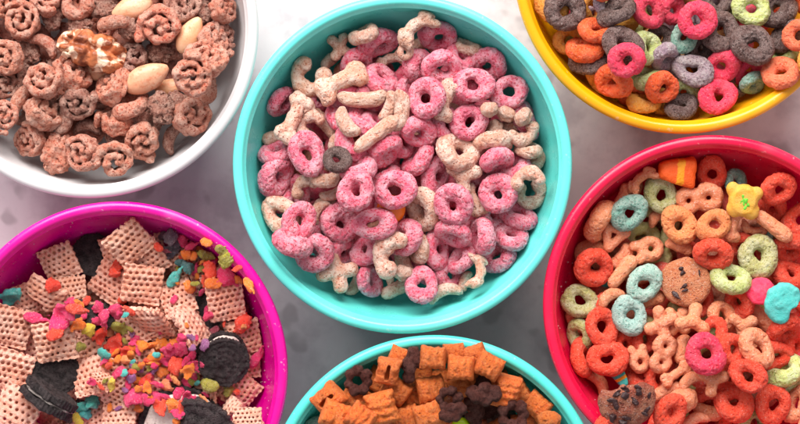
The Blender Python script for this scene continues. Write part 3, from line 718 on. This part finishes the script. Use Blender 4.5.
DATA['mag'] = """
X x 57 258 38 4 22 8 -90;wafer k 92 250 46 2 0 14 60;X x 131 230 43 5 38 26 -60;X x 118 250 34 3 20;X x 148 259 38 4 30 14 -90;Z x 150 244 34 1 10;X x 226 303 39 5 8 10 -60
Z x 44 295 42 5 -30 40 -110;X x 71 291 32 2 5;X x 10 286 34 1 20;X x 110 283 40 3 -35 12 180;X x 142 285 42 5 -10 10 -80;X x 178 299 36 3 20;X x 12 327 42 4 -15 18 0;X x 55 342 43 5 8 10 -90
X x 149 322 44 6 12 48 -110;Z x 166 336 30 3 30 45 -60;X x 190 325 44 5 -60 58 30;X x 243 337 37 3 10;X x 10 371 44 5 -20 8 0;X x 17 410 46 5 -28 8 60;X x 70 366 34 2 5;X x 92 376 41 5 12 18 150
X x 119 397 37 5 30 22 -120;X x 119 421 36 6 0;X x 96 418 34 4 30;X x 255 393 39 5 50 8 -90;Z x 232 417 38 5 60 50 150;Z x 247 422 30 3 0;Z x 100 383 22 6 70
brokenwafer k 95 312 44 1 0;brokenwafer k 198 306 36 1 90;brokenwafer k 204 322 34 1 0;brokenwafer k 260 328 30 0 0;wafer k 56 372 50 2 0 12 -60
F r 159 248 14 5;F K 165 229 13 4;F K 174 228 13 4;F K 170 238 18 5;F K 172 250 18 4;F K 178 243 14 4;F m 185 237 16 4 -60;F m 196 238 13 4;F m 191 246 15 5 30;F M 166 261 14 3
F O 186 254 13 5;F O 194 256 12 5;F O 199 249 12 4;F L 206 256 20 6;F L 225 261 18 6;F O 207 243 16 4 -20;F L 221 251 16 5 -40;F U 182 263 17 5;F r 211 271 22 6;F m 231 271 24 5 -15
F r 237 268 12 6;F U 188 268 18 5;F u 174 278 24 7 60;F m 195 270 15 4 70;F r 206 282 13 5;F O 213 284 20 6 5;F O 190 288 20 5 -40;F L 195 284 11 5;F O 249 285 20 5 -60;F M 254 304 22 3 -60;F M 243 290 16 4
F m 202 292 11 4;F m 207 309 12 4;F m 208 316 13 5;F a 243 321 28 4 15;F V 205 344 17 7;F m 264 358 23 6 60;F u 10 297 25 6 60;F a 53 286 18 6;F m 72 304 16 6;F O 79 304 13 7;F a 87 301 12 6 60;F r 76 309 24 7 -5
F r 116 268 15 6;F r 114 273 13 6;F r 129 311 16 6;F m 35 318 26 6 -10;F m 60 320 28 6;F m 67 311 20 6 -30;F m 84 315 12 6;F r 55 335 20 7 30;F O 78 325 18 6 80;F Y 89 330 17 6 40;F L 81 347 12 5;F m 105 316 20 6 40;F m 116 312 18 6
F L 119 329 21 7 -40;F a 100 336 18 6 80;F a 114 345 22 6 80;F u 103 353 20 8;F O 140 346 26 7 10;F O 177 344 18 6;F O 159 347 22 6 20;F m 178 352 20 6;F m 181 338 12 5;F n 110 333 11 5;F m 104 324 14 5;F L 125 342 10 6;F m 134 339 13 6
F u 81 407 18 7;F u 93 402 18 7 60;F u 86 414 14 6;F Y 77 420 19 7;F Y 111 385 16 7;F O 108 364 14 6;F m 120 372 21 7 60;F u 132 363 10 7;F V 135 369 15 7;F O 137 380 15 7;F m 134 397 23 7 80;F O 138 409 10 7
F O 153 357 20 7;F V 140 368 12 7;F V 154 369 11 6;F m 170 352 17 7;F m 181 350 17 7;F m 192 356 18 7;F m 169 362 15 7;F m 196 366 15 7;F m 171 378 16 7;F m 186 382 16 7;F r 176 365 20 8;F O 188 371 16 8 70;F e 176 381 13 8
F n 166 386 16 7;F a 146 381 14 7;F m 137 392 17 6;F m 146 399 17 7;F m 157 397 16 7;F m 158 385 14 7;F L 194 381 15 7 40;F L 211 386 24 8 -20;F L 228 391 14 7;F u 197 383 8 8
F r 160 407 17 9;F O 173 406 17 9;F m 178 394 18 9;F m 188 400 18 9;F r 183 408 14 9;F e 202 400 12 9;F m 206 395 8 9;F m 178 414 13 9;F O 176 422 9 9;F m 128 384 14 6;F a 126 352 16 6;F O 130 356 14 6;F m 150 378 13 6;F O 163 372 15 6;F a 160 360 14 6
F O 118 359 13 6;F m 186 362 14 7;F r 148 364 15 6;F m 166 397 13 7;F r 122 300 12 4;F m 98 308 14 5;F O 147 388 12 7;F m 96 322 12 5;F M 215 330 14 3;F m 160 330 10 3;F a 220 283 12 4;F M 228 284 16 3;F O 240 278 12 4;F m 214 262 14 4;F a 202 264 14 4;F m 234 282 12 3
X x -16 345 40 2 10;X x -20 400 40 2 30;X x 60 445 42 3 10;X x 20 445 42 3 40;X x 250 440 40 2 20;X x 215 445 40 2 20;X x 110 450 40 3 20;X x 215 320 34 0 20;X x 30 350 38 0 10;X x 90 350 40 0 30;X x 140 370 40 1 10;X x 180 370 40 1 50;X x 210 280 36 0 10;X x 190 250 34 0 40;X x 130 330 36 0 20;X x 160 300 36 0 20;X x 250 360 36 0 0;X x 80 320 38 0 0;X x 120 375 36 1 0;X x 155 395 38 1 20;X x 200 395 36 1 0;X x 220 282 30 0 30
"""
DATA['low'] = """
Q z 329 399 33 3 45;P z 336 415 33 3 -20;H h 358 381 34 5 20;P z 356 399 32 2 -30;Q z 388 371 29 4 80;P z 400 357 25 1 -20;J h 414 366 40 4 70;P z 433 358 29 4 -3;P z 396 390 31 3 -35;P z 431 389 32 5 12
P z 412 398 32 2 40;W z 382 408 36 4 -75;W z 361 418 31 3 -35;P z 366 405 30 0 0;P z 405 418 31 2 10;P z 429 415 32 4 20;R t 343 404 26 0 30 0;R t 311 424 26 1 30 0;P z 375 375 28 0 60
P z 461 368 30 5 -3;P z 454 353 24 1 5;P z 489 366 30 4 -28;P z 460 388 26 2 20;W z 504 391 37 5 75;P z 521 387 30 3 -60;P z 537 406 30 4 -40;N z 550 421 20 4 0;P z 525 425 30 3 10;J h 483 394 37 5 -15
J h 487 380 32 2 60;J h 474 411 36 6 -60;H h 449 400 31 6 0;J h 452 413 30 6 10;J h 490 408 30 3 40;H h 513 415 37 5 30;candy j 461 427 20 4 0;P z 478 378 26 1 40
P z 345 440 32 2 10;P z 385 445 32 3 30;P z 425 445 32 3 0;P z 460 450 32 2 40;J h 495 440 32 3 0;P z 530 450 32 3 20;P z 310 450 30 2 20;P z 565 445 32 2 20;P z 440 430 30 1 0;P z 500 430 30 0 30;P z 420 375 28 0 0;P z 475 355 26 0 20;P z 400 405 30 0 0;P z 505 372 28 0 20;J h 345 420 28 0 0;P z 445 380 28 0 10;P z 470 395 28 0 10
"""
INFO = {  # code: name, noun, category
 'R': ('cereal_ring', 'cereal ring', 'cereal ring'), 'E': ('cereal_ring', 'cereal ring', 'cereal ring'), 'B': ('cereal_bone', 'bone-shaped cereal', 'cereal piece'),
 'T': ('cereal_stick', 'stubby cereal stick', 'cereal piece'), 'C': ('cereal_crescent', 'curved cereal', 'cereal piece'), '3': ('cereal_trefoil', 'three-lobed cereal', 'cereal piece'),
 '4': ('cereal_cross', 'four-lobed cereal', 'cereal piece'), 'A': ('cereal_loop', 'looped cereal', 'cereal piece'), '8': ('cereal_double_loop', 'double-looped cereal', 'cereal piece'),
 'D': ('cereal_triangle', 'triangular cereal loop', 'cereal piece'), 'N': ('cereal_nub', 'small round cereal nub', 'cereal piece'), 'S': ('cocoa_swirl', 'cereal swirl', 'cereal swirl'),
 'K': ('cocoa_chunk', 'lumpy cereal chunk', 'cereal piece'), 'X': ('wheat_square', 'woven wheat square', 'cereal square'), 'Z': ('wheat_square_fragment', 'broken wheat square', 'cereal square'),
 'F': ('fruity_flake', 'crinkled flake', 'cereal flake'), 'P': ('cinnamon_pillow', 'puffed cereal pillow', 'cereal pillow'), 'W': ('cinnamon_pillow', 'ridged cereal pillow', 'cereal pillow'),
 'Q': ('cinnamon_pillow', 'split cereal pillow', 'cereal pillow'), 'H': ('chocolate_puff', 'lumpy cereal ring', 'cereal puff'), 'J': ('chocolate_puff', 'knobbly cereal puff', 'cereal puff'),
 'almond': ('almond', 'blanched almond', 'almond'), 'walnut': ('walnut', 'walnut half', 'walnut'), 'cookie': ('cookie', 'round cookie', 'cookie'), 'halfcookie': ('cookie', 'broken cookie', 'cookie'),
 'wafer': ('cookie_wafer', 'round cookie wafer', 'cookie'), 'brokenwafer': ('cookie_wafer', 'broken cookie wafer', 'cookie'), 'mallow': ('marshmallow', 'marshmallow disc', 'marshmallow'),
 'cutmallow': ('marshmallow', 'marshmallow disc', 'marshmallow'), 'candy': ('candy', 'round candy', 'candy'), 'corn': ('marshmallow', 'striped wedge marshmallow', 'marshmallow'), 'bear': ('marshmallow', 'lobed marshmallow', 'marshmallow'),
}
GROUP = {'cereal_ring': 'cereal rings', 'wheat_square': 'woven wheat squares', 'fruity_flake': 'fruity flakes', 'cocoa_swirl': 'cocoa swirls', 'cinnamon_pillow': 'cinnamon pillows', 'chocolate_puff': 'chocolate puffs', 'almond': 'almonds'}
MATOF = {'B': 'grain', 'T': 'grain', 'C': 'grain', '3': 'grain', '4': 'grain', 'A': 'grain', '8': 'grain', 'D': 'grain', 'N': 'grain', 'S': 'cocoa', 'K': 'cocoa', 'X': 'wheat', 'Z': 'wheat', 'F': 'flake',
 'P': 'pillow', 'W': 'pillow', 'Q': 'pillow', 'H': 'puff', 'J': 'puff', 'almond': 'almond', 'walnut': 'walnut', 'cookie': 'cookie', 'halfcookie': 'cookie', 'wafer': 'wafer', 'brokenwafer': 'wafer', 'mallow': 'soft',
 'cutmallow': 'soft', 'candy': 'candy', 'corn': 'band', 'bear': 'soft'}
def mat_for(bowl, kind, col):
    if kind in 'RE':
        if col == 'c': return M['choc']
        if col in 'bn': return M['grain'] if bowl == 'mid' else M['grain_shiny']
        if bowl == 'white': return M['cocoa']
        return M['frost'] if bowl == 'mid' else (M['pale_loop'] if col in 'ltgGv' else M['loop'])
    m = MATOF[kind]
    if kind == 'N' and bowl == 'low': m = 'pillow'
    if m == 'grain' and bowl == 'red': m = 'grain_shiny'
    if bowl == 'white' and m == 'grain': m = 'cocoa'
    return M[m]
SIZE = {'X': 1.06, 'Z': 1.06, 'F': 1.14, 'N': 1.25, 'walnut': 1.05, 'S': 1.06, 'P': .94, 'Q': .95, 'W': .95}
ITEMS = []                              # for the labels
def link(name, me, mat, parent=None, color=None):
    o = bpy.data.objects.new(name, me); C.objects.link(o)
    if not me.materials: me.materials.append(None)
    o.material_slots[0].link = 'OBJECT'; o.material_slots[0].material = mat
    if parent is not None: o.parent = parent
    if color: o.color = color
    return o
def vary(col, r, amt=.10):
    c = lin(COL[col][0]); k = 1 + r.uniform(-amt, amt)
    return tuple(min(1, max(0, v * k * (1 + r.uniform(-.05, .05)))) for v in c) + (1,)

def chips(o, V, n, r, region=.36):
    """dark chocolate chips pressed into the upper face of a cookie"""
    for _ in range(n):
        a = r.uniform(0, 6.28); q = region * math.sqrt(r.random())
        p = np.array((q * math.cos(a), q * math.sin(a)))
        near = V[np.linalg.norm(V[:, :2] - p, axis=1) < .06]
        if len(near) == 0: continue
        me, _, _ = get_mesh('F', r.randrange(7))
        c = link('chocolate_chip', me, M['chip'], o)
        c.location = (p[0], p[1], near[:, 2].max() + .004); s = r.uniform(.13, .26)
        c.scale = (s, s * r.uniform(.6, 1), s * .7); c.rotation_euler = (0, 0, r.uniform(0, 6.28))

def place(bowl, kind, col, x, y, d, layer, args):
    r = random.Random(hash((round(x * 10), round(y * 10), len(kind))) & 0xffff)
    mk = 'R' if kind == 'E' else kind
    me, V, var = get_mesh(mk, r.randrange(97))
    if kind == 'R':
        t = args[0] if args else r.uniform(0, 10); a = args[1] if len(args) > 1 else r.uniform(0, 360); rot = r.uniform(0, 360)
        t += r.uniform(-3, 5)
    elif kind == 'E':
        a = (args[0] if args else 0) + (90 if r.random() < .5 else -90); t = args[1] if len(args) > 1 else 75; rot = r.uniform(0, 360)
    elif kind == 'S':
        t = args[0] if args else 10; a = args[1] if len(args) > 1 else 0; rot = r.uniform(0, 360)
    else:
        rot = args[0] if args else r.uniform(0, 360)
        t = args[1] if len(args) > 1 else r.uniform(2, 14 if kind != 'F' else 35); a = args[2] if len(args) > 2 else r.uniform(0, 360)
    m3 = rot_matrix(t, a, rot)
    V0 = V; fl = 1.0
    if kind == 'T': fl = min(1.0, 31 / d)
    if kind == 'B': fl = .92 if bowl == 'mid' else .85
    if kind in 'RE': fl = r.uniform(.9, 1.06)
    fv = np.array((1.0, fl, fl)); V = V * fv
    sc = d * S * SIZE.get(kind, 1.0) * (.96 if bowl == 'yel' else 1.0) * (1.02 if kind in 'RE' else 1.0)
    edge = abs(t) > 40
    soft = 62 if edge else (86 if kind != 'F' else 75)
    loc = settle(bowl, V, m3, sc, x, y, soft)
    info = INFO[kind]
    o = link(info[0], me, mat_for(bowl, kind, col), None, vary(col, r))
    o.matrix_world = Matrix.Translation(loc) @ m3.to_4x4() @ Matrix.Diagonal((sc, sc * fl, sc * fl, 1))
    pose = ''
    if kind in 'RES': pose = 'on edge' if t > 55 else ('tilted' if t > 28 else 'lying flat')
    if kind in ('cookie',): chips(o, V, 6 if d > 45 else 3, r)
    if kind == 'halfcookie': chips(o, V, 15, r, .38)
    o['category'] = info[2]; g = GROUP.get(info[0], 'other pieces')
    o['group'] = g + ' in the ' + BOWL[bowl][4]
    ITEMS.append([o, bowl, x, y, COL[col][1], info[1], pose, d])
    return o, V

# the thin deeper layer that only shows through the gaps
MIXC = {'mid': 'pppb', 'yel': 'ocPgyv', 'red': 'rrnnG', 'white': 'ddw', 'mag': 'xxk', 'low': 'zzh'}
MIXK = {'mid': 'RRT', 'yel': 'R', 'red': 'RTB', 'white': 'SK', 'mag': 'X', 'low': 'PJ'}
def deeper(bowl):
    r = random.Random(bowl); vs_, fs_, cs = [], [], []; n = 0
    bx, by = bowl_xy[bowl]
    c_, e_ = HEAP[bowl]
    for zoff, stp in ((.0, 27), (-.0065, 33)):
        for i in range(-6, 7):
            for j in range(-6, 7):
                qx = (i + (j % 2) * .5 + r.uniform(-.25, .25)) * stp * S; qy = (j * .88 + r.uniform(-.25, .25)) * stp * S
                rr = math.hypot(qx, qy) * 1000
                depth = c_ + (e_ - c_) * min(rr / 56, 1.1) ** 2
                z = RIM - depth - .0045 + zoff
                lim = np.interp(z - .003, [p[1] for p in PROF_IN[2:]], [p[0] for p in PROF_IN[2:]]) - 8.5
                if rr > lim: continue
                kd = r.choice(MIXK[bowl]); V, F = get_low(kd, r.randrange(9))
                m3 = np.array(rot_matrix(r.uniform(0, 40), r.uniform(0, 360), r.uniform(0, 360)))
                vs_.append((V * 36 * S) @ m3.T + np.array((bx + qx, by + qy, z)))
                fs_.append(F + n); n += len(V)
                col = lin(COL[r.choice(MIXC[bowl])][0]); k = r.uniform(.8, 1.05)
                cs.append(np.tile(np.array([*(k * v for v in col), 1.0]), (len(V), 1)))
    V = np.concatenate(vs_); F = np.concatenate(fs_); K_ = np.concatenate(cs)
    me = bpy.data.meshes.new('buried_cereal'); me.from_pydata(V.tolist(), [], F.tolist()); me.update()
    me.polygons.foreach_set('use_smooth', np.ones(len(F), bool))
    at = me.color_attributes.new('piece_color', 'FLOAT_COLOR', 'POINT'); at.data.foreach_set('color', K_.ravel())
    me.materials.append(M['mixed'])
    o = bpy.data.objects.new('buried_cereal', me); C.objects.link(o)
    o['kind'] = 'stuff'; o['category'] = 'cereal'; o['label'] = 'deeper cereal showing through the gaps in the ' + BOWL[bowl][4]
for b in BOWL: deeper(b)

def sandwich(bowl, x, y, d, t, a, rot, label, gap=.15, cream=(226, 206, 196)):
    """two black wafers with cream between; a dark cream colour stands for a shaded gap"""
    e = bpy.data.objects.new('sandwich_cookie', None); C.objects.link(e)
    me, V, _ = get_mesh('wafer', 0); cm, CV, _ = get_mesh('mallow', 0)
    m3 = rot_matrix(t, a, rot); sc = d * S
    allV = np.concatenate([V + np.array((0, 0, gap)), V - np.array((0, 0, gap)), CV * np.array((.94, .94, .5))])
    loc = settle(bowl, allV, m3, sc, x, y, 70)
    e.matrix_world = Matrix.Translation(loc) @ m3.to_4x4() @ Matrix.Scale(sc, 4)
    for z in (gap, -gap):
        p = link('wafer', me, M['wafer'], e, lin(COL['k'][0]) + (1,)); p.location = (0, 0, z); p.rotation_euler = (0 if z > 0 else math.pi, 0, z * 9)
    f = link('cream', cm, M['cream'], e, lin(cream) + (1,)); f.scale = (.94, .94, gap * 3.2)
    e['category'] = 'cookie'; e['label'] = label; e['group'] = 'cookies in the magenta bowl'
    return e
def open_cookie(bowl, x, y, d, label):
    e = bpy.data.objects.new('open_sandwich_cookie', None); C.objects.link(e)
    me, V, _ = get_mesh('wafer', 1); cm, CV, _ = get_mesh('mallow', 0); bm, BV, _ = get_mesh('brokenwafer', 0)
    m3 = rot_matrix(10, -70, 0); sc = d * S
    W = np.concatenate([V, CV * np.array((.9, .9, .45)) + np.array((0, 0, .12)), BV * .9 + np.array((.13, -.02, .22))])
    loc = settle(bowl, W, m3, sc, x, y, 75)
    e.matrix_world = Matrix.Translation(loc) @ m3.to_4x4() @ Matrix.Scale(sc, 4)
    link('wafer', me, M['wafer'], e, lin(COL['k'][0]) + (1,))
    f = link('cream', cm, M['cream'], e, lin((232, 216, 206)) + (1,)); f.scale = (.9, .9, .42); f.location = (0, 0, .11)
    p = link('broken_wafer', bm, M['wafer'], e, lin(COL['k'][0]) + (1,)); p.scale = (1, 1, 1); p.location = (.14, -.10, .24); p.rotation_euler = (0, 0, 1.9)
    e['category'] = 'cookie'; e['label'] = label; e['group'] = 'cookies in the magenta bowl'

_r = random.Random(12)
_x = []
for k in range(105):
    fx, fy = _r.gauss(150, 42), _r.gauss(366, 32)
    if k > 68: fx, fy = _r.gauss(208, 20), _r.gauss(264, 14)
    if fx < 92 or fx > 245 or fy < 236 or fy > 418 or math.hypot(fx - 223, fy - 359) < 30 or math.hypot(fx - 117, fy - 371) > 143: continue
    _x.append('F %s %.0f %.0f %.0f %d' % (_r.choice('mmmmOOarrLuVe' if k <= 68 else 'MmmarOLU'), fx, fy, _r.uniform(7, 12), 7 if k <= 68 else 4))
DATA['mag'] += ';'.join(_x)
for bowl, txt in DATA.items():
    rows = []
    for it in txt.replace('\n', ';').split(';'):
        q = it.split()
        if not q: continue
        rows.append((q[0], q[1], float(q[2]), float(q[3]), float(q[4]), int(q[5]), [float(v) for v in q[6:]]))
    rows.sort(key=lambda q: q[5])
    done = set()
    for q in rows:
        if bowl == 'mag':
            if q[5] >= 6 and 'a' not in done:
                done.add('a')
                sandwich('mag', 49, 398, 60, 90, 57, 0, 'black sandwich cookie standing on edge in the lower left of the magenta bowl', .09, (70, 54, 52))  # filling coloured dark: the shade of the gap between the wafers is painted in
            if q[5] >= 5 and 'b' not in done:
                done.add('b')
                open_cookie('mag', 182, 428, 92, 'black cookie with exposed white cream under flakes at the bottom of the magenta bowl')
            if q[5] >= 6 and 'c' not in done:
                done.add('c')
                sandwich('mag', 223, 359, 54, 22, -60, 40, 'small round black sandwich cookie dusted with crumbs, right side of the magenta bowl')
        o, V = place(bowl, *q)
        if q[0] == 'bear':
            ri = random.Random(4)
            for k in range(9):
                me, _, _ = get_mesh('F', k % 7); c = link('icing', me, M['green_icing'], o)
                c.location = (ri.gauss(0, .06), ri.gauss(-.02, .09), .206); g = ri.uniform(.08, .19)
                c.scale = (g, g * .8, .07); c.rotation_euler = (0, 0, ri.uniform(0, 6))

# pale crumbs scattered on the walls of the magenta and crimson bowls
def crumbs(bowl, n):
    r = random.Random(5 + n); bx, by = bowl_xy[bowl]; vs_, fs_ = [], []
    for k in range(n):
        a = r.uniform(0, 6.283); rr = r.uniform(52, 60); s = r.uniform(.00012, .00032)
        c = np.array((rr / 1000 * math.cos(a), rr / 1000 * math.sin(a), float(inner_h(rr)) + s * .6))
        t = [np.array(v) for v in ((1, 0, 0), (-1, 0, 0), (0, 1, 0), (0, -1, 0), (0, 0, 1), (0, 0, -1))]
        b0 = len(vs_)
        vs_ += [tuple(c + v * s * r.uniform(.6, 1.3)) for v in t]
        for f in ((0, 2, 4), (2, 1, 4), (1, 3, 4), (3, 0, 4), (2, 0, 5), (1, 2, 5), (3, 1, 5), (0, 3, 5)): fs_.append(tuple(b0 + i for i in f))
    o = mesh_obj('crumbs', vs_, fs_, M['crumb'], smooth=False); o.location = (bx, by, 0)
    o['kind'] = 'stuff'; o['category'] = 'crumbs'; o['label'] = 'pale sugar crumbs stuck to the inside wall of the ' + BOWL[bowl][4]
crumbs('mag', 260); crumbs('red', 120)

# ------------------------------------------------------------------ labels that single out each piece
HOURS = ['twelve', 'one', 'two', 'three', 'four', 'five', 'six', 'seven', 'eight', 'nine', 'ten', 'eleven']
def where(bowl, x, y):
    bx, by = BOWL[bowl][:2]
    dx, dy = x - bx, by - y
    h = int(round(math.degrees(math.atan2(dx, dy)) / 30)) % 12
    r = math.hypot(dx, dy)
    if r < 34: return 'at centre of ' + BOWL[bowl][4]
    z = 'by wall' if r > 112 else ('midway' if r > 72 else 'inner')
    return z + ", " + HOURS[h] + " o'clock, " + BOWL[bowl][4]
buck = {}
for it in ITEMS:
    o, bowl, x, y, cw, noun, pose, d = it
    key = ' '.join(v for v in (cw, noun, pose) if v) + ' ' + where(bowl, x, y)
    buck.setdefault(key, []).append(it)
for key, lst in buck.items():
    if len(lst) == 1: lst[0][0]['label'] = key; continue
    xs = [i[2] for i in lst]; ys = [i[3] for i in lst]
    hor = max(xs) - min(xs) > max(ys) - min(ys)
    lst.sort(key=lambda i: i[2] if hor else i[3])
    n = len(lst)
    if n == 2: nm = ['left one', 'right one'] if hor else ['upper one', 'lower one']
    elif n == 3: nm = ['leftmost', 'middle', 'rightmost'] if hor else ['topmost', 'middle', 'lowest']
    else:
        od = ['first', 'second', 'third', 'fourth', 'fifth', 'sixth', 'seventh', 'eighth', 'ninth', 'tenth', 'eleventh', 'twelfth', 'thirteenth', 'fourteenth', 'fifteenth', 'sixteenth']
        nm = [od[min(k, 15)] + (' from left' if hor else ' from top') for k in range(n)]
    for k, i in enumerate(lst): i[0]['label'] = key + ', ' + nm[k]
